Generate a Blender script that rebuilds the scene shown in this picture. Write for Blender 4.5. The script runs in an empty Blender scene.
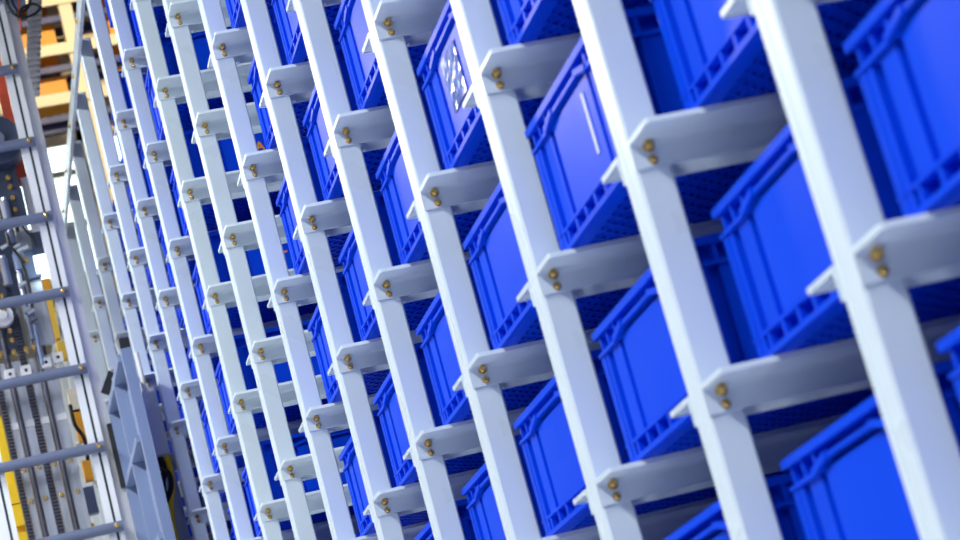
import bpy, math, random
from mathutils import Vector, Matrix
R = random.Random(7)
scene = bpy.context.scene
COL = scene.collection

# ------------------------------------------------------------------ camera
F_PX = 2325.0
CAM = Vector((-0.900, -1.938, 1.600))
ZL0 = 2.949                      # height of the rack level numbered 0
LV, BAY = 0.2986, 0.5            # level pitch, bay pitch
rgt = Vector((0.947, -0.191, -0.257)).normalized()
fwd = Vector((0.256, 0.935, 0.247)).normalized()
upv = rgt.cross(fwd).normalized(); rgt = fwd.cross(upv).normalized()
cam = bpy.data.cameras.new('camera'); cam_o = bpy.data.objects.new('camera', cam); COL.objects.link(cam_o)
m = Matrix((rgt, upv, -fwd)).transposed().to_4x4(); m.translation = CAM
cam_o.matrix_world = m
cam.sensor_width = 36.0; cam.lens = F_PX / 960 * 36
cam.clip_start = 0.05; cam.clip_end = 200
cam.dof.use_dof = True; cam.dof.focus_distance = 5.1; cam.dof.aperture_fstop = 8.0
scene.camera = cam_o

# ------------------------------------------------------------------ light
w = bpy.data.worlds.new('world'); scene.world = w; w.use_nodes = True
bg = w.node_tree.nodes['Background']; bg.inputs[0].default_value = (0.80, 0.88, 1.0, 1); bg.inputs[1].default_value = 0.07
vs = scene.view_settings
vs.view_transform = 'Standard'; vs.look = 'None'; vs.gamma = 1; vs.use_curve_mapping = False; vs.exposure = 0.2

def area(name, loc, rot, sx, sy, power, col):
    l = bpy.data.lights.new(name, 'AREA'); l.shape = 'RECTANGLE'; l.size = sx; l.size_y = sy; l.energy = power; l.color = col
    o = bpy.data.objects.new(name, l); COL.objects.link(o); o.location = loc; o.rotation_euler = rot
    return o
LAMPS = [(-2.5, y, 5.4) for y in (-5.6, -3.0, -0.4, 2.2, 4.8, 8.4)]
LAMP_W = [110, 125, 105, 105, 165, 95]
for k, (x, y, z) in enumerate(LAMPS):
    area('aisle_lamp_light', (x, y, z - 0.03), (0, 0, 0), 0.35, 1.5, LAMP_W[k], (0.90, 0.96, 1.0) if k < 5 else (1.0, 0.86, 0.68))

# ------------------------------------------------------------------ materials
MATS = {}
def mat(name, col, rough=0.5, metal=0.0, var=0.0, vscale=8.0, bump=0.0, bscale=200.0, spec=0.5, emit=None, wear=None, stretch=None):
    mt = bpy.data.materials.new(name); mt.use_nodes = True
    nt = mt.node_tree; b = nt.nodes['Principled BSDF']
    b.inputs['Base Color'].default_value = (*col, 1); b.inputs['Roughness'].default_value = rough; b.inputs['Metallic'].default_value = metal
    b.inputs['Specular IOR Level'].default_value = spec
    tc = nt.nodes.new('ShaderNodeTexCoord'); src = tc.outputs['Object']
    if stretch:
        mp = nt.nodes.new('ShaderNodeMapping'); mp.inputs['Scale'].default_value = stretch; nt.links.new(src, mp.inputs[0]); src = mp.outputs[0]
    if var:
        n = nt.nodes.new('ShaderNodeTexNoise'); n.inputs['Scale'].default_value = vscale; n.inputs['Detail'].default_value = 4
        nt.links.new(src, n.inputs['Vector'])
        mx = nt.nodes.new('ShaderNodeMix'); mx.data_type = 'RGBA'
        mx.inputs[6].default_value = (*[c * (1 - var) for c in col], 1)
        mx.inputs[7].default_value = (*[min(1, c * (1 + var)) for c in col], 1)
        nt.links.new(n.outputs['Fac'], mx.inputs[0]); nt.links.new(mx.outputs[2], b.inputs['Base Color'])
        mr = nt.nodes.new('ShaderNodeMapRange'); mr.inputs[3].default_value = max(0, rough - .08); mr.inputs[4].default_value = min(1, rough + .1)
        nt.links.new(n.outputs['Fac'], mr.inputs[0]); nt.links.new(mr.outputs[0], b.inputs['Roughness'])
    if bump:
        n2 = nt.nodes.new('ShaderNodeTexNoise'); n2.inputs['Scale'].default_value = bscale
        nt.links.new(src, n2.inputs['Vector'])
        bp = nt.nodes.new('ShaderNodeBump'); bp.inputs['Strength'].default_value = bump; bp.inputs['Distance'].default_value = 0.001
        nt.links.new(n2.outputs['Fac'], bp.inputs['Height']); nt.links.new(bp.outputs[0], b.inputs['Normal'])
    if emit:
        b.inputs['Emission Color'].default_value = (*emit[0], 1); b.inputs['Emission Strength'].default_value = emit[1]
    MATS[name] = mt
    return mt
mat('rack_paint', (0.69, 0.775, 0.85), 0.28, var=0.04, vscale=5, bump=0.08, bscale=350)
mat('tote_blue', (0.002, 0.060, 0.72), 0.34, var=0.06, vscale=9, spec=0.06, bump=0.12, bscale=60)
mat('bolt_brass', (0.72, 0.46, 0.14), 0.25, 0.75, var=0.15, vscale=120)
mat('aluminium', (0.88, 0.88, 0.90), 0.35, 0.0, var=0.04, vscale=6, stretch=(8, 8, 1))
mat('slot_dark', (0.02, 0.05, 0.06), 0.6)
mat('rung_grey', (0.15, 0.175, 0.27), 0.4, var=0.05, vscale=10)
mat('steel', (0.56, 0.58, 0.64), 0.3, 0.75, var=0.3, vscale=7, stretch=(10, 10, 1))
mat('steel_dark', (0.10, 0.10, 0.13), 0.4, 0.5, var=0.2, vscale=30)
mat('anthracite', (0.045, 0.06, 0.11), 0.45, 0.2, var=0.15, vscale=20)
mat('rubber_black', (0.012, 0.012, 0.016), 0.5)
mat('panel_bluegrey', (0.22, 0.28, 0.45), 0.45, var=0.05, vscale=6)
mat('red_paint', (0.75, 0.10, 0.05), 0.45, var=0.06)
mat('yellow_paint', (0.95, 0.62, 0.02), 0.45, var=0.06)
mat('orange_plastic', (0.90, 0.36, 0.02), 0.5, var=0.25, vscale=6)
mat('amber_plastic', (0.98, 0.55, 0.06), 0.5, var=0.2, vscale=6)
mat('cream_paint', (0.85, 0.77, 0.58), 0.5, var=0.05)
mat('navy_paint', (0.03, 0.05, 0.22), 0.5, var=0.1)
mat('brown_dark', (0.06, 0.04, 0.03), 0.7, var=0.3)
mat('chain_grey', (0.68, 0.68, 0.72), 0.5, var=0.05)
mat('white_plastic', (0.88, 0.86, 0.87), 0.45, var=0.04)
mat('box_grey', (0.66, 0.68, 0.76), 0.45, var=0.05)
mat('glare', (0.16, 0.22, 0.72), 0.10, var=0.8, vscale=35, spec=1.0, bump=0.25, bscale=40)  # lamp glare on a tote front, put into a glossy mottled colour
mat('letter_orange', (0.85, 0.30, 0.01), 0.5, var=0.05)
mat('wall_paint', (0.72, 0.66, 0.55), 0.8, var=0.08, vscale=1.5, bump=0.2, bscale=40)
mat('floor_concrete', (0.74, 0.76, 0.80), 0.5, var=0.08, vscale=1.2, bump=0.15, bscale=60)
mat('window_light', (0.7, 0.9, 1.0), 0.2, emit=((0.75, 0.95, 1.0), 3.0))
mat('lamp_glow', (1, 1, 1), 0.4, emit=((0.93, 0.97, 1.0), 8.0))
mat('lamp_housing', (0.75, 0.76, 0.78), 0.5, var=0.03)

# ------------------------------------------------------------------ mesh helpers
class MB:
    def __init__(s): s.v = []; s.f = []
    def _add(s, vs_, fs_):
        k = len(s.v); s.v += [tuple(p) for p in vs_]; s.f += [tuple(i + k for i in f) for f in fs_]; return s
    def box(s, x0, x1, y0, y1, z0, z1):
        return s._add([(x0,y0,z0),(x1,y0,z0),(x1,y1,z0),(x0,y1,z0),(x0,y0,z1),(x1,y0,z1),(x1,y1,z1),(x0,y1,z1)],
                      [(3,2,1,0),(4,5,6,7),(0,1,5,4),(1,2,6,5),(2,3,7,6),(3,0,4,7)])
    def cbox(s, x0, x1, y0, y1, z0, z1, c=0.003):
        """box whose four vertical edges are chamfered"""
        pts = [(x0+c,y0),(x1-c,y0),(x1,y0+c),(x1,y1-c),(x1-c,y1),(x0+c,y1),(x0,y1-c),(x0,y0+c)]
        return s.prism(pts, z0, z1, 2)
    def prism(s, pts, a, b, axis):
        """closed outline pts (counter-clockwise in the other two axes) extruded a..b along axis"""
        def mk(p, t):
            if axis == 0: return (t, p[0], p[1])
            if axis == 1: return (p[0], t, p[1])
            return (p[0], p[1], t)
        n = len(pts); fl = (axis == 1)
        vs_ = [mk(p, a) for p in pts] + [mk(p, b) for p in pts]
        fs_ = [tuple(range(n))[::-1], tuple(range(n, 2*n))] + [(i, (i+1) % n, n + (i+1) % n, n + i) for i in range(n)]
        if fl: fs_ = [f[::-1] for f in fs_]
        return s._add(vs_, fs_)
    def bar(s, p, q, wdt, hgt, upd=(0, 0, 1)):
        p = Vector(p); q = Vector(q); d = (q - p).normalized(); u = Vector(upd)
        sd = d.cross(u).normalized() * wdt / 2; u2 = sd.cross(d).normalized() * hgt / 2
        vs_ = [t + a * sd + b * u2 for t in (p, q) for a, b in ((-1,-1),(1,-1),(1,1),(-1,1))]
        return s._add(vs_, [(0,1,2,3),(7,6,5,4),(0,4,5,1),(1,5,6,2),(2,6,7,3),(3,7,4,0)])
    def tube(s, pts, r, n=10, caps=True):
        pts = [Vector(p) for p in pts]; rings = []
        rs = r if isinstance(r, (list, tuple)) else [r] * len(pts)
        ref = None
        for i, p in enumerate(pts):
            d = (pts[min(i+1, len(pts)-1)] - pts[max(i-1, 0)]).normalized()
            if ref is None: ref = d.orthogonal().normalized()
            a = (ref - d * ref.dot(d)).normalized(); ref = a; b = d.cross(a)
            rings.append([p + rs[i] * (math.cos(2*math.pi*k/n) * a + math.sin(2*math.pi*k/n) * b) for k in range(n)])
        vs_ = [q for g in rings for q in g]
        fs_ = [(i*n+k, i*n+(k+1) % n, (i+1)*n+(k+1) % n, (i+1)*n+k) for i in range(len(pts)-1) for k in range(n)]
        if caps: fs_ += [tuple(range(n))[::-1], tuple((len(pts)-1)*n + k for k in range(n))]
        return s._add(vs_, fs_)
    def mesh(s, name, material, smooth=False):
        me = bpy.data.meshes.new(name); me.from_pydata(s.v, [], s.f); me.update()
        me.materials.append(MATS[material])
        if smooth:
            for p in me.polygons: p.use_smooth = True
            try: me.set_sharp_from_angle(angle=math.radians(40))
            except Exception: pass
        return me
    def build(s, name, material, parent=None, smooth=False, loc=None):
        return link(name, s.mesh(name, material, smooth), parent, loc)
def link(name, me, parent=None, loc=None):
    o = bpy.data.objects.new(name, me); COL.objects.link(o)
    if parent is not None: o.parent = parent
    if loc is not None: o.location = loc
    return o
def tag(o, label=None, cat=None, group=None, kind=None):
    if label: o['label'] = label
    if cat: o['category'] = cat
    if group: o['group'] = group
    if kind: o['kind'] = kind
    return o
def thing(name, loc, label, cat, group=None):
    o = bpy.data.objects.new(name, None); COL.objects.link(o); o.location = loc; o.empty_display_size = 0.1
    return tag(o, label, cat, group)
def px(p):
    d = Vector(p) - CAM; z = d.dot(fwd)
    if z < 0.3: return (-9999, -9999)
    return (480 + F_PX * d.dot(rgt) / z, 270 - F_PX * d.dot(upv) / z)
def seen(pts, mg=0):
    q = [px(p) for p in pts]; q = [a for a in q if a[0] > -9000]
    if not q: return False
    return max(a[0] for a in q) > -mg and min(a[0] for a in q) < 960 + mg and max(a[1] for a in q) > -mg and min(a[1] for a in q) < 540 + mg
def lz(j): return ZL0 - LV * j            # height of the bolts of level j (levels count downwards)

# ------------------------------------------------------------------ setting
fl = MB().box(-7, 9, -8, 19, -0.2, 0).build('floor', 'floor_concrete'); tag(fl, 'pale concrete hall floor', 'floor', kind='structure')
wb = MB()
WX = [(k * 1.5 - 5.4, k * 1.5 - 4.2) for k in range(9)]
WZ = (7.7, 9.2)
wb.box(-7, 9, 18.6, 18.8, 0, WZ[0]).box(-7, 9, 18.6, 18.8, WZ[1], 14)
xs = [-7] + [v for q in WX for v in q] + [9]
for a, b in zip(xs[0::2], xs[1::2]): wb.box(a, b, 18.6, 18.8, WZ[0], WZ[1])
tag(wb.build('wall_back', 'wall_paint'), 'cream back wall of the hall behind the rack', 'wall', kind='structure')
for n, (a, b) in enumerate(WX):
    pane = MB().box(a, b, 18.70, 18.72, *WZ).build('window_%d' % (n + 1), 'window_light')
    tag(pane, 'bright daylight window high in the back wall', 'window', kind='structure')
    fr = MB().box(a, a+.06, 18.62, 18.7, *WZ).box(b-.06, b, 18.62, 18.7, *WZ)
    for z in (WZ[0], 8.2, 8.7, WZ[1]-.06): fr.box(a+.06, b-.06, 18.62, 18.7, z, z+.06)
    fr.build('window_frame', 'cream_paint', pane)

# ------------------------------------------------------------------ ceiling lamps over the aisle (above the frame)
for k, (x, y, z) in enumerate(LAMPS):
    t = thing('aisle_lamp', (x, y, z), 'long white lamp hanging over the aisle above the picture edge', 'lamp', 'lamps over the aisle')
    MB().box(-.22, .22, -.8, .8, 0, .08).build('housing', 'lamp_housing', t)
    for dx in (-.1, .1): MB().tube([(dx, -.74, -.012), (dx, .74, -.012)], .010, 8).build('tube', 'lamp_glow', t)
    MB().tube([(0, -.6, .08), (0, -.6, 2.5)], .004, 6).tube([(0, .6, .08), (0, .6, 2.5)], .004, 6).build('suspension_wire', 'steel', t)

# ------------------------------------------------------------------ rack
N0, N1 = -2, 21                          # uprights
J_TOP, J_BOT = -6, 8                     # levels
UX0, UX1 = -0.018, 0.026
TOP = ZL0 + 1.70
rack = thing('tote_rack', (0, 0, 0), 'white-grey painted steel tote rack of leaning-looking uprights and bolted angle brackets', 'rack')

def upright_mesh():
    mb = MB(); y0, y1, c = 0.008, 0.057, 0.003
    g = 0.034                              # shallow groove down the front face
    mb.prism([(UX0+c, y0), (UX1-c, y0), (UX1, y0+c), (UX1, y1-c), (UX1-c, y1), (UX0+c, y1), (UX0, y1-c),
              (UX0, g+.005), (UX0+.0015, g+.004), (UX0+.0015, g+.001), (UX0, g), (UX0, y0+c)], 0, TOP, 2)
    return mb.mesh('upright', 'rack_paint')
up_me = upright_mesh()
for i in range(N0, N1 + 1):
    link('upright', up_me, rack, (0, i * BAY, 0))
    o = link('rear_upright', up_me, rack, (0.575, i * BAY, 0))
# bracket: angle profile, web bolted to the upright, flange on top pointing away from it
def bracket_mesh(sgn):
    mb = MB(); y_w = 0.008 if sgn < 0 else 0.057
    t, wd, zt, zb, r = 0.004, 0.080, 0.009, -0.027, 0.008
    prof = [(0, zb), (t, zb), (t, zt - t - r)]
    for k in range(1, 5):
        a = math.pi - k * math.pi / 2 / 4
        prof.append((t + r + r * math.cos(a), zt - t - r + r * math.sin(a)))
    lip = .0065                             # turned-down outer edge
    prof += [(wd - .003, zt - t), (wd - .003, zt - lip), (wd, zt - lip), (wd, zt), (0, zt)]
    x0, x1 = -0.019, 0.605
    cc = 0.004                             # clipped outer corner of the flange
    n = len(prof)
    def ring(x, cut):
        return [(x, y_w + sgn * min(p[0], wd - cut), p[1]) for p in prof]
    rings = [ring(x0, cc), ring(x0 + 0.0015, cc * .3), ring(x0 + cc, 0), ring(x1, 0)]
    vs_ = [p for g in rings for p in g]; fs_ = []
    for g in range(3):
        for i in range(n):
            q = (g*n+i, g*n+(i+1) % n, (g+1)*n+(i+1) % n, (g+1)*n+i); fs_.append(q if sgn > 0 else q[::-1])
    e0 = tuple(range(n))[::-1]; e1 = tuple(3*n+i for i in range(n))
    fs_ += [e0, e1] if sgn > 0 else [e0[::-1], e1[::-1]]
    mb._add(vs_, fs_)
    a, b = sorted((y_w + sgn * .012, y_w + sgn * (wd - .005))); mb.box(x0, x0 + .003, a, b, zt - lip, zt - t + .001)
    if sgn > 0: mb.box(.028, .042, .044, .057, zb, .002)      # spacer between the two brackets
    me = mb.mesh('support_bracket', 'rack_paint', smooth=True)
    return me
br_near, br_far = bracket_mesh(-1), bracket_mesh(1)
def bolt_mesh(r, h):
    mb = MB(); prof = [(0, r*1.25), (.0012, r*1.25), (.0013, r), (h*.7, r*.95), (h, r*.6)]
    mb.tube([(0, -a, 0) for a, _ in prof], [b for _, b in prof], 12)
    return mb.mesh('bolt', 'bolt_brass', smooth=True)
bolt_a, bolt_b = bolt_mesh(.0062, .009), bolt_mesh(.0048, .007)
rest = MB(); n_br = 0
def add_bracket(i, j):
    global n_br
    y, z = i * BAY, lz(j)
    pts = [(-.02, y - .075, z), (.3, y, z), (.05, y + .13, z - .03), (-.02, y + .06, z)]
    if not seen(pts, 60): return False
    for side, me in ((-1, br_near), (1, br_far)):
        b = link('support_bracket', me, rack, (0, y, z)); n_br += 1
        if side < 0:
            link('bolt', bolt_a, b, (0.0035, 0.004, -0.001)); link('bolt', bolt_b, b, (0.0045, 0.004, -0.0185))
    return True
for j in range(J_TOP, J_BOT + 1):
    for i in range(N0, N1 + 1):
        if j == J_TOP or (i >= 10 and j == -5): continue      # no shelves this high at the far end
        if not add_bracket(i, j):
            y, z = i * BAY, lz(j)
            for sg, yw in ((-1, .008), (1, .057)):
                a, b = sorted((y + yw, y + yw + sg * .004)); rest.box(-.019, .605, a, b, z - .027, z + .009)
                a, b = sorted((y + yw + sg * .004, y + yw + sg * .08)); rest.box(-.019, .605, a, b, z + .005, z + .009)
rail = MB().box(-.030, -.018, -1.0, 10.57, ZL0 + 1.643, ZL0 + 1.699).build('top_rail', 'rack_paint', rack)
for k in range(-6, 11):
    b = link('bolt', bolt_a, rail, (-.030, 5.284 + .4865 * k, ZL0 + 1.671)); b.rotation_euler = (0, 0, -math.pi/2)
tag(rest.build('more_brackets', 'rack_paint', rack), kind='stuff')

# ------------------------------------------------------------------ totes
TW, TD, TH = 0.400, 0.600, 0.190
def tote_parts():
    shell, rim, ribs, grid = MB(), MB(), MB(), MB()
    ins = 0.021
    # shell: four walls and a floor plate (open at the top)
    t = 0.004
    for x0, x1, y0, y1 in ((ins, ins+t, -TW/2+ins, TW/2-ins), (TD-ins-t, TD-ins, -TW/2+ins, TW/2-ins),
                           (ins+t, TD-ins-t, -TW/2+ins, -TW/2+ins+t), (ins+t, TD-ins-t, TW/2-ins-t, TW/2-ins)):
        shell.box(x0, x1, y0, y1, 0.004, TH - .004)
    shell.box(ins+t, TD-ins-t, -TW/2+ins+t, TW/2-ins-t, 0.017, 0.021)
    # rim around the top
    h = 0.010
    for x0, x1, y0, y1 in ((0, ins+.005, -TW/2, TW/2), (TD-ins-.005, TD, -TW/2, TW/2),
                           (ins+.005, TD-ins-.005, -TW/2, -TW/2+ins+.005), (ins+.005, TD-ins-.005, TW/2-ins-.005, TW/2)):
        rim.box(x0, x1, y0, y1, TH - h, TH)
    # foot ring underneath
    for x0, x1, y0, y1 in ((.008, .026, -TW/2+.008, TW/2-.008), (TD-.026, TD-.008, -TW/2+.008, TW/2-.008),
                           (.026, TD-.026, -TW/2+.008, -TW/2+.026), (.026, TD-.026, TW/2-.026, TW/2-.008)):
        grid.box(x0, x1, y0, y1, 0.0, 0.008)
    # crossing ribs below the floor
    a, b, c, d = .026, TD - .026, -TW/2 + .026, TW/2 - .026
    step = 0.030
    for sg in (1, -1):
        k = -(d - c) * 1.0
        while k < (b - a):
            # line x = a + k + s, y = (c + s) or (d - s)
            s0, s1 = max(0, -k), min(d - c, b - a - k)
            if s1 - s0 > .01:
                p = (a + k + s0, c + s0 if sg > 0 else d - s0, .0045); q = (a + k + s1, c + s1 if sg > 0 else d - s1, .0045)
                grid.bar(p, q, .004, .009)
            k += step
    # ribs on the four sides, written for one side of length L in (u, depth, z)
    def side(L, put):
        H = L / 2
        zr = TH - .036                       # second rib, bowed up over the hand grip
        g0 = H - .098; g1 = H - .122
        seg = [(-H+.002, zr), (-g0, zr), (-g1, zr + .010), (g1, zr + .010), (g0, zr), (H-.002, zr)]
        for k, ((u0, z0), (u1, z1)) in enumerate(zip(seg[:-1], seg[1:])):
            put(u0, u1, z0, z1, .005, .001)
            if k in (1, 3): put(u0 - .012, u1 + .012, z0, z1, .008, -.001)          # thick bend
        for sg in (-1, 1):
            for uu in (H-.018, H-.052, H-.090):                                     # short ribs between rim and second rib
                put(sg*uu-.003, sg*uu+.003, zr, zr, .030, .004)
            put(sg*(H-.019)-.016, sg*(H-.019)+.016, 0.004, .004, zr-.004, .004)      # corner post
            put(sg*(H-.071)-.019, sg*(H-.071)+.019, 0.030, .030, zr-.030, .006)      # second post
        put(-H+.002, H-.002, 0.028, .028, .004, .003)
        put(-H+.002, H-.002, 0.002, .002, .007, .001)
        n = int(L / .05)
        for k in range(1, n):
            uu = -H + k * L / n
            put(uu-.004, uu+.004, 0.008, .008, .021, .004)
        put(-(H-.106), H-.106, .034, .034, zr-.032, .0065)        # centre panel, proud of the wall
    def mk(fn):
        def put(u0, u1, z0, z1, hgt, dep):
            P = []
            for (u, z) in ((u0, z0), (u1, z1)):
                for dd in (dep, ins + .001):
                    P += [fn(u, dd, z), fn(u, dd, z + hgt)]
            # order: 0 u0 out lo,1 u0 out hi,2 u0 in lo,3 u0 in hi,4..7 same for u1
            ribs._add(P, [(0,4,5,1),(2,3,7,6),(0,1,3,2),(4,6,7,5),(1,5,7,3),(0,2,6,4)])
        return put
    side(TW, mk(lambda u, d_, z: (d_, u, z)))
    side(TW, mk(lambda u, d_, z: (TD - d_, u, z)))
    side(TD, mk(lambda u, d_, z: (TD/2 + u, -TW/2 + d_, z)))
    side(TD, mk(lambda u, d_, z: (TD/2 + u, TW/2 - d_, z)))
    return [(n, b.mesh(n, 'tote_blue')) for n, b in (('shell', shell), ('rim', rim), ('ribbing', ribs), ('base_grid', grid))]
TP = tote_parts()
import bmesh
for _, me in TP:
    bm = bmesh.new(); bm.from_mesh(me); bmesh.ops.recalc_face_normals(bm, faces=bm.faces); bm.to_mesh(me); bm.free()

ORD = ['zeroth', 'first', 'second', 'third', 'fourth', 'fifth', 'sixth', 'seventh', 'eighth', 'ninth', 'tenth', 'eleventh', 'twelfth', 'thirteenth', 'fourteenth', 'fifteenth', 'sixteenth']
EMPTY = {(i, j) for i in (6, 7) for j in range(-9, 9)}
def filled(i, j):
    if (i, j) in EMPTY: return False
    if i >= 14 or (i >= 10 and j < -4): return False
    return True
DX = {(1, 2): -.009, (0, 2): .025, (0, 3): .023, (1, 3): .003, (-1, 3): .004, (2, 1): 0, (3, 0): .006, (4, 0): .008, (3, 1): .009, (4, 1): .009,
      (2, 2): -.002, (3, 2): .007, (5, 1): .008, (4, 2): .005, (5, 2): .005, (3, 3): .012, (0, 4): .015, (5, 0): .008, (5, -1): .014, (4, -1): .006, (5, -2): .006}
cells = []; TOTES = {}
for i in range(-1, 14):
    for j in range(J_TOP, J_BOT + 1):
        if not filled(i, j): continue
        y, z = i * BAY + .2825, lz(j) + .009
        x = 0.022 + DX.get((i, j), R.uniform(-.004, .012) if i > 5 else 0.0)
        if i >= 11 or (i == 10 and j > -3): x += .055
        # front face seen between the two uprights
        fr = [(x, y + a, z + b) for a in (-.2, .2) for b in (0, TH)]
        big = fr + [(x + .5, y + a, z) for a in (-.2, .2)]
        if seen(fr, 0): cells.append((i, j, x, y, z, True))
        elif seen(big, 110): cells.append((i, j, x, y, z, False))
bays = sorted({c[0] for c in cells if c[5]})
for i, j, x, y, z, vis in cells:
    if vis:
        bn = bays.index(i) + 1
        col_ = sorted(c[1] for c in cells if c[5] and c[0] == i)
        lab = 'blue plastic tote in the %s bay from the right, %s one down in that bay' % (ORD[bn], ORD[col_.index(j) + 1])
        t = thing('storage_tote', (x, y, z), lab, 'tote', 'blue totes in the rack')
    else:
        t = thing('storage_tote', (x, y, z), 'blue plastic tote in a rack cell past the picture edge', 'tote', 'totes past the picture edge')
    TOTES[(i, j)] = t
    for n, me in TP: link(n, me, t)

# orange printing on the long sides of the totes behind the empty bays
def letter(ch, size, parent, loc):
    cu = bpy.data.curves.new('letter', 'FONT'); cu.body = ch; cu.size = size; cu.extrude = 0.0004; cu.offset = size * .03
    to = bpy.data.objects.new('letter_tmp', cu); COL.objects.link(to)
    bpy.context.view_layer.update()
    me = bpy.data.meshes.new_from_object(to.evaluated_get(bpy.context.evaluated_depsgraph_get()))
    bpy.data.objects.remove(to); me.materials.clear(); me.materials.append(MATS['letter_orange'])
    o = link('printed_letter', me, parent, loc); o.rotation_euler = (math.pi/2, 0, 0); o['label'] = 'orange printed letter ' + ch
    return o
for t, ch, lx, lz_ in ((TOTES.get((8, -2)), 'A', .197, .098), (TOTES.get((8, -1)), 'L', .195, .095)):
    if t: letter(ch, .036, t, (lx, -TW/2 + .0055, lz_))

def at(x, y, Y):
    d = fwd + rgt * ((x - 480) / F_PX) - upv * ((y - 270) / F_PX)
    return CAM + d * ((Y - CAM.y) / d.y)

# ------------------------------------------------------------------ lift mast in the aisle (ladder, rails, drive parts)
Z = ZL0
mast = thing('lift_mast', (-0.38, 6.1, 0), 'aluminium lift mast with ladder rungs and vertical rails standing in the aisle', 'lift')
def mp(mb, name, material, parent=None, smooth=False):
    """part of the mast, given in world coordinates"""
    mb.v = [(a + .38, b - 6.1, c) for a, b, c in mb.v]
    o = mb.build(name, material, parent or mast, smooth)
    return o
def slotted_post(x0, x1, xs_):
    y0, y1, hw, dp = 6.0, 6.028, .0045, .014
    pts = [(x0, y0), (xs_-hw, y0), (xs_-hw, y0+dp), (xs_+hw, y0+dp), (xs_+hw, y0), (x1, y0), (x1, y1), (x0, y1)]
    p = mp(MB().prism(pts, 0.1, 6.2, 2), 'mast_post', 'aluminium')
    mp(MB().box(xs_-hw, xs_+hw, y0+dp-.002, y0+dp-.0005, 0.12, 6.18), 'slot', 'slot_dark', p)
slotted_post(-0.242, -0.190, -0.213)
slotted_post(-0.600, -0.540, -0.562)
mp(MB().box(-0.189, -0.152, 6.035, 6.05, 0.1, 6.2), 'cover_plate', 'white_plastic')
mp(MB().box(-0.66, -0.16, 5.96, 6.6, 0.0, 0.10), 'mast_base', 'steel_dark')
mp(MB().box(-0.64, -0.10, 6.0, 6.3, 6.2, 6.30), 'mast_head', 'steel_dark')
for k in range(-7, 10):
    z = Z + 0.396 + 0.2852 * k
    if not 0.3 < z < 6.1: continue
    rg = mp(MB().tube([(-0.610, 5.981, z), (-0.192, 5.981, z)], .0185, 14), 'rung', 'rung_grey', smooth=True)
    mp(MB().tube([(-0.213, 5.966, z), (-0.213, 5.957, z), (-0.213, 5.955, z)], [.008, .008, .005], 10), 'bolt', 'bolt_brass', rg)
def strip(x0, x1, y0, y1, za, zb, name, material):
    return mp(MB().box(x0, x1, y0, y1, Z + za, Z + zb), name, material)
for x0, x1 in ((-.476, -.455), (-.430, -.399), (-.372, -.347), (-.322, -.283)):
    pl = strip(x0, x1, 6.15, 6.17, -2.8, .80, 'rail_plate', 'steel')
    xc = (x0 + x1) / 2
    for zb in (.408, .294, -.1, -.3, -.7):
        mp(MB().tube([(xc, 6.15, Z+zb), (xc, 6.142, Z+zb), (xc, 6.140, Z+zb)], [.008, .008, .005], 10), 'bolt', 'bolt_brass', pl)
    strip(x0 - .002, x1 + .002, 6.146, 6.15, .556, .580, 'joint_strip', 'chain_grey')
for x0, x1 in ((-.454, -.431), (-.346, -.323)):
    mp(MB().tube([((x0+x1)/2, 6.142, .12), ((x0+x1)/2, 6.142, Z + 1.12)], .0105, 12), 'guide_rail', 'steel_dark', smooth=True)
for x0, x1 in ((-.499, -.479), (-.398, -.375)):
    rk = MB().box(x0, x1, 6.152, 6.17, .15, Z + 1.1)
    z = Z - .7
    while z < Z + 1.09:
        rk.box(x0 + .002, x1 - .001, 6.140, 6.152, z, z + .0065); z += .0125
    mp(rk, 'toothed_rack', 'steel_dark')
for q in ((10, 375), (26, 371), (46, 363), (58, 358)):
    c = at(*q, 6.13)
    b = mp(MB().box(c.x-.017, c.x+.017, c.y-.012, c.y+.02, c.z-.018, c.z+.018), 'end_block', 'white_plastic')
    mp(MB().tube([(c.x, c.y-.011, c.z), (c.x, c.y-.014, c.z)], .006, 8), 'hole', 'rubber_black', b)
strip(-.66, -.503, 6.17, 6.30, .05, .62, 'yellow_guard', 'yellow_paint')
for zz in (.12, .22, .30): strip(-.62, -.503, 6.15, 6.17, zz, zz + .075, 'guard_tab', 'yellow_paint')
for q, w_, h_, mt in (((88, 470), .030, .075, 'orange_plastic'), ((90, 500), .045, .10, 'panel_bluegrey'), ((90, 528), .035, .03, 'yellow_paint'), ((80, 425), .03, .12, 'orange_plastic'),
                      ((74, 400), .035, .09, 'cream_paint'), ((52, 318), .032, .16, 'amber_plastic'), ((46, 285), .035, .05, 'orange_plastic'), ((62, 350), .03, .07, 'amber_plastic')):  # amber ones: yellow guard and reflected light, both put into colour
    c = at(*q, 6.42)
    mp(MB().box(c.x-w_/2, c.x+w_/2, c.y, c.y+.04, c.z-h_/2, c.z+h_/2), 'colour_block', mt)
strip(-.31, -.298, 6.2, 6.22, -2.8, 2.6, 'cable_conduit', 'steel_dark')
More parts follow.
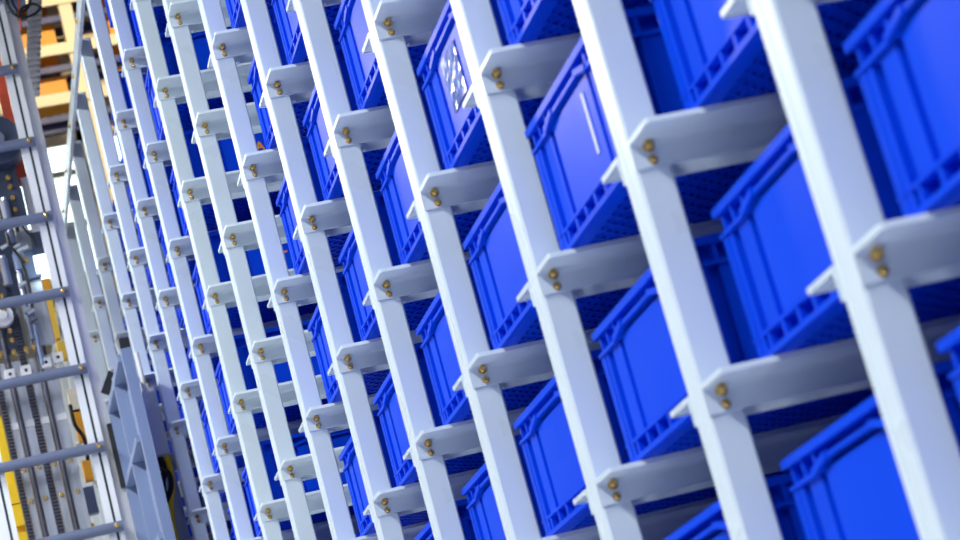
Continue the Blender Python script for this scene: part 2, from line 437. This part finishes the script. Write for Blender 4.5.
# carriage with drive parts at the upper rungs
def plate(q, w_, h_, Y, mt, name, d=.02):
    c = at(*q, Y)
    return mp(MB().cbox(c.x-w_/2, c.x+w_/2, Y, Y+d, c.z-h_/2, c.z+h_/2, .002), name, mt)
plate((2, 178), .11, .11, 6.10, 'anthracite', 'carriage_plate')
plate((11, 203), .095, .10, 6.09, 'anthracite', 'carriage_plate')
plate((4, 262), .11, .30, 6.14, 'anthracite', 'carriage_plate')
plate((30, 255), .05, .17, 6.13, 'panel_bluegrey', 'carriage_plate')
plate((38, 243), .048, .085, 6.06, 'anthracite', 'terminal_box')
plate((25, 240), .055, .07, 6.10, 'steel', 'carriage_plate')
plate((33, 300), .09, .34, 6.16, 'steel', 'carriage_plate')
plate((14, 320), .05, .25, 6.17, 'steel', 'carriage_plate')
plate((8, 335), .10, .14, 6.15, 'anthracite', 'carriage_plate')
plate((20, 210), .03, .25, 6.17, 'white_plastic', 'carriage_plate')
plate((32, 205), .04, .22, 6.19, 'white_plastic', 'carriage_plate')
for q in ((35, 240), (41, 262), (46, 258)):
    pass
glow_pl = plate((41, 263), .042, .062, 6.05, 'window_light', 'glow_plate'); glow_pl['label'] = 'small glowing white plate standing in for a bright window behind'  # glowing plate added for window brightness showing through the mast
for q in ((8, 178), (10, 187), (13, 198), (15, 210), (26, 260), (5, 283), (3, 270), (2, 296), (10, 331), (12, 340), (14, 352), (1, 354), (4, 310), (26, 349), (34, 347)):
    c = at(*q, 6.085)
    mp(MB().tube([(c.x, 6.10, c.z), (c.x, 6.078, c.z), (c.x, 6.074, c.z)], [.0095, .0095, .006], 10), 'bolt', 'bolt_brass')
for q, r_, l_ in (((6, 210), .016, .07), ((6, 272), .015, .10), ((17, 262), .013, .06), ((11, 238), .017, .05), ((22, 290), .009, .12), ((28, 318), .009, .16), ((36, 335), .007, .22)):
    c = at(*q, 6.075)
    cy = mp(MB().tube([(c.x, c.y, c.z-l_/2), (c.x, c.y, c.z+l_/2)], r_, 12), 'air_cylinder', R.choice(['rung_grey', 'panel_bluegrey', 'steel']), smooth=True)
    mp(MB().tube([(c.x, c.y, c.z+l_/2), (c.x, c.y, c.z+l_/2+.012)], r_*.6, 10), 'cylinder_cap', 'steel', cy)
for q in ((20, 250), (24, 248), (16, 247), (22, 285), (30, 300), (27, 310), (33, 320), (31, 312), (8, 225), (4, 247)):
    c = at(*q, 6.06)
    mp(MB().tube([c + Vector((-.012, 0, -.004)), c + Vector((.014, -.004, .005))], .0085, 10), 'hose_fitting', R.choice(['steel', 'steel', 'steel_dark']), smooth=True)
def hose(pts, r_, material, name='hose', parent=None, n=6):
    P = [Vector(p) for p in pts]; out = []
    for k in range(len(P) - 1):
        p0, p1, p2, p3 = P[max(k-1, 0)], P[k], P[k+1], P[min(k+2, len(P)-1)]
        for t in range(n):
            t /= n
            out.append(0.5 * ((2*p1) + (p2-p0)*t + (2*p0-5*p1+4*p2-p3)*t*t + (3*p1-p0-3*p2+p3)*t**3))
    out.append(P[-1])
    return mp(MB().tube(out, r_, 8), name, material, parent, True)
hose([at(20, 222, 6.08), at(26, 231, 6.05), at(33, 238, 6.05), at(36, 246, 6.05)], .004, 'rubber_black')
hose([at(6, 225, 6.08), at(10, 245, 6.05), at(20, 258, 6.05), at(28, 280, 6.06), at(33, 310, 6.07)], .005, 'rubber_black')
hose([at(70, 405, 6.3), at(75, 425, 6.28), at(84, 438, 6.28), at(88, 460, 6.3)], .007, 'rubber_black')
c = at(3, 316, 6.09)
mp(MB().tube([(c.x, 6.12, c.z), (c.x, 6.085, c.z), (c.x, 6.083, c.z), (c.x, 6.075, c.z)], [.036, .036, .02, .015], 20), 'pulley', 'white_plastic', smooth=True)
c = at(-4, 142, 6.05)
dr = mp(MB().tube([(c.x, 6.16, c.z), (c.x, 6.03, c.z), (c.x, 6.024, c.z)], [.092, .092, .084], 32), 'motor_drum', 'anthracite', smooth=True)
mp(MB().tube([(c.x, 6.025, c.z), (c.x, 6.015, c.z)], .03, 16), 'drum_hub', 'rung_grey', dr, True)
c0, c1 = at(11, 120, 6.2), at(17, 185, 6.2)
mp(MB().box(c0.x-.022, c0.x+.012, 6.2, 6.23, c1.z, Z + 2.6), 'red_column', 'red_paint')
mp(MB().box(c0.x-.075, c0.x-.03, 6.2, 6.23, c1.z-.2, Z + 2.6), 'pale_column', 'cream_paint')
hose([at(4, -8, 5.93), at(8, 5, 5.93), at(14, 14, 5.93), at(24, 17.5, 5.93), at(36, 13, 5.93), at(40, 7, 5.93), at(33, 4, 5.93), at(24, 7, 5.93), at(20, 12, 5.93), at(22, 20, 5.93)], .0055, 'rubber_black', 'cable_loop')
hose([at(10, -10, 5.95), at(14, 6, 5.95), at(22, 12, 5.95), at(30, 4, 5.95), at(28, -8, 5.95)], .005, 'rubber_black', 'cable_loop')
hose([at(20, -10, 5.95), at(19, 5, 5.94), at(20, 18, 5.94), at(21, 30, 5.95)], .004, 'red_paint', 'cable_loop')
plate((16, 3), .07, .05, 6.0, 'panel_bluegrey', 'cable_clamp')
# ribbed cable carrier hanging beside the mast
ch = MB()
p0, p1 = at(36, -25, 6.9), at(33, 100, 6.9)
nl = 22
for k in range(nl):
    c = p0.lerp(p1, k / nl)
    ch.box(c.x-.030, c.x+.026, 6.88, 6.92, c.z-.006, c.z+.006)
    ch.box(c.x-.022, c.x+.018, 6.89, 6.91, c.z+.006, c.z+.018)
mp(ch, 'cable_carrier', 'chain_grey')
mp(MB().box(p0.x-.25, p0.x+.04, 6.6, 6.92, p0.z, p0.z+.03), 'carrier_arm', 'steel')
mp(MB().box(p0.x-.25, p0.x-.20, 6.05, 6.6, p0.z, p0.z+.03), 'carrier_arm', 'steel')

# ------------------------------------------------------------------ blue-grey guard frame with control box between mast and rack
GX0, GX1 = -0.150, -0.108
gf = thing('guard_frame', (GX1, 5.3, 0), 'blue-grey steel guard frame standing between the lift mast and the rack', 'guard')
def gp(mb, name, material, parent=None, smooth=False):
    mb.v = [(a - GX1, b - 5.3, c) for a, b, c in mb.v]
    return mb.build(name, material, parent or gf, smooth)
GT = Z + 0.54
for y0, y1 in ((5.28, 5.32), (5.62, 5.65), (6.0, 6.03)):
    gp(MB().box(GX0 if y0 > 5.3 else -0.138, GX1 if y0 > 5.3 else -0.104, y0, y1, 0, GT), 'stile', 'panel_bluegrey')
for z0 in (GT - .03, GT - .30, GT - .62, GT - 1.0, GT - 1.6):
    gp(MB().box(GX0, GX1, 5.32, 5.62, z0, z0 + .022), 'cross_rail', 'panel_bluegrey')
    gp(MB().box(GX0, GX1, 5.65, 6.0, z0, z0 + .022), 'cross_rail', 'panel_bluegrey')
gp(MB().box(GX1 - .004, GX1, 5.32, 6.0, 0.02, GT - .03), 'back_sheet', 'panel_bluegrey')
gp(MB().box(-.136, -.104, 5.285, 5.315, GT, GT + .035), 'end_cap', 'rubber_black')
for dx in (-.011, .011):
    gp(MB().tube([(-.068 + dx, 5.60, Z + .44), (-.068 + dx, 5.60, Z + .60)], .009, 10), 'pipe', 'white_plastic', smooth=True)
gp(MB().box(-.108, -.05, 5.595, 5.605, Z + .50, Z + .515), 'pipe_clip', 'steel')
bxp = gp(MB().cbox(-.096, -.026, 5.56, 5.66, Z + .235, Z + .455, .004), 'control_box', 'box_grey')
gp(MB().box(-.092, -.030, 5.556, 5.56, Z + .245, Z + .445), 'box_door', 'box_grey', bxp)
def ghose(pts, r_, material):
    P = [Vector(p) for p in pts]; out = []
    for k in range(len(P) - 1):
        p0, p1, p2, p3 = P[max(k-1, 0)], P[k], P[k+1], P[min(k+2, len(P)-1)]
        for t in range(6):
            t /= 6
            out.append(0.5 * ((2*p1) + (p2-p0)*t + (2*p0-5*p1+4*p2-p3)*t*t + (3*p1-p0-3*p2+p3)*t**3))
    out.append(P[-1])
    return gp(MB().tube(out, r_, 8), 'cable', material, smooth=True)
ghose([(-.035, 5.6, Z+.235), (-.036, 5.6, Z+.18), (-.045, 5.6, Z+.12), (-.062, 5.6, Z+.06), (-.07, 5.6, Z-.1), (-.07, 5.6, Z-.6)], .010, 'yellow_paint')
ghose([(-.06, 5.6, Z+.235), (-.055, 5.6, Z+.19), (-.07, 5.6, Z+.15), (-.075, 5.6, Z+.08), (-.09, 5.6, Z-.05)], .011, 'rubber_black')
ghose([(-.08, 5.58, Z+.235), (-.07, 5.58, Z+.20), (-.045, 5.58, Z+.17), (-.05, 5.58, Z+.12), (-.09, 5.58, Z+.06)], .009, 'rubber_black')
c = at(109, 383, 5.98)
gp(MB().bar((c.x-.022, 5.98, c.z-.035), (c.x+.02, 5.98, c.z+.035), .012, .03, (1, 0, 0)), 'latch', 'rubber_black')
gp(MB().box(c.x+.01, GX0 + .002, 5.975, 6.0, c.z-.01, c.z+.01), 'latch_arm', 'steel')
c = at(116, 452, 6.02)
gp(MB().box(GX0-.016, GX0, 6.0, 6.025, c.z-.13, c.z+.10), 'rubber_strip', 'rubber_black')

# ------------------------------------------------------------------ far shelving with orange boxes, seen past the end of the rack
SY = 15.0
sh = thing('pallet_shelving', (1.2, SY, 0), 'tall cream posted shelving with navy beams at the far end of the hall', 'shelving')
def sp(mb, name, material, parent=None):
    mb.v = [(a - 1.2, b - SY, c) for a, b, c in mb.v]
    return mb.build(name, material, parent or sh)
ztop = at(50, -10, SY).z + .4
for x in (-.55, 1.02, 2.6):
    for yy in (SY, SY + .9): sp(MB().box(x, x + .10, yy, yy + .08, 0, ztop), 'post', 'cream_paint')
zb = [at(50, y, SY).z for y in (1, 51, 101)]
zlev = [zb[2], zb[1], zb[0], zb[0] + .41]
ztop += .3
for z in zlev:
    for yy in (SY - .02, SY + .9): sp(MB().box(-.55, 2.7, yy, yy + .02, z - .045, z + .045), 'beam', 'cream_paint')
    for yy in (.12, .66): sp(MB().box(-.45, 2.6, SY + yy, SY + yy + .05, z + .02, z + .04), 'deck_slat', 'navy_paint')
    sp(MB().box(-.45, 2.6, SY + .02, SY + .05, z - .17, z - .12), 'tie_beam', 'navy_paint')
    sp(MB().box(-.45, 2.6, SY + .4, SY + .45, z - .12, z - .06), 'tie_beam', 'navy_paint')
sp(MB().box(-.5, 2.65, SY + .99, SY + 1.0, zb[2] - .02, ztop), 'back_panel', 'brown_dark')
SN = ['lowest', 'second', 'third', 'top']
for k, z in enumerate(zlev):
    x = -.42; n = 0
    while x < 2.3:
        w_ = .30; h_ = R.uniform(.18, .28); d_ = .4
        if not (x < 1.13 and x + w_ > 1.01):
            n += 1
            t = thing('parts_box', (x + w_/2, SY + .28, z + .04), 'small orange box on the far shelving, %s from the left on the %s shelf' % (ORD[n], SN[k]), 'box', 'orange boxes on the far shelving')
            mt = R.choice(['orange_plastic', 'amber_plastic', 'orange_plastic'])
            MB().box(-w_/2, w_/2, -.16, .16, 0, h_ - .02).build('box_body', mt, t)
            MB().box(-w_/2 - .01, w_/2 + .01, -.17, .17, h_ - .02, h_).build('box_rim', R.choice([mt, 'amber_plastic', 'navy_paint']), t)
        x += .36
# warm lamp that lights the far shelving
fl_ = thing('hall_lamp', (1.0, 11.6, 9.6), 'warm hall lamp hanging before the far shelving', 'lamp')
MB().box(-.5, .5, -.2, .2, 0, .1).build('housing', 'lamp_housing', fl_)
MB().tube([(0, 0, .1), (0, 0, 2.0)], .01, 8).build('suspension_rod', 'steel', fl_)
area('hall_lamp_light', (1.0, 11.6, 9.58), (math.radians(50), 0, 0), .9, .35, 270, (1.0, 0.80, 0.50))

# ------------------------------------------------------------------ added patch for lamp glare, and label edge, on two of the totes
t = TOTES.get((2, 1))
if t:
    mb = MB(); n = 7
    for a in range(n):
        for b in range(n):
            y0, z0 = .065 - .10 * a / n, .060 + .085 * b / n
            def hh(i_, j_): return .0045 - (.0028 * abs(math.sin(i_ * 2.3 + j_ * 1.7)) if 0 < i_ < n and 0 < j_ < n else 0)
            dy, dz = -.10 / n, .085 / n
            mb._add([(hh(a, b), y0, z0), (hh(a + 1, b), y0 + dy, z0), (hh(a + 1, b + 1), y0 + dy, z0 + dz), (hh(a, b + 1), y0, z0 + dz)], [(0, 3, 2, 1), (0, 1, 2, 3)][:1])
    o = mb.build('glare_patch', 'glare', t); o['label'] = 'shiny crumpled patch added for lamp glare'
    t['label'] = t['label'].replace('blue plastic tote in the', 'blue tote with added glare patch,').replace(' in that bay', '')
t = TOTES.get((1, 2))
if t:
    o = MB().box(.0045, .0062, -.064, -.057, .060, .142).build('label_strip', 'box_grey', t); o['label'] = 'pale narrow label strip'
    t['label'] = t['label'].replace('blue plastic tote in the', 'blue tote with pale label strip,').replace(' in that bay', '')
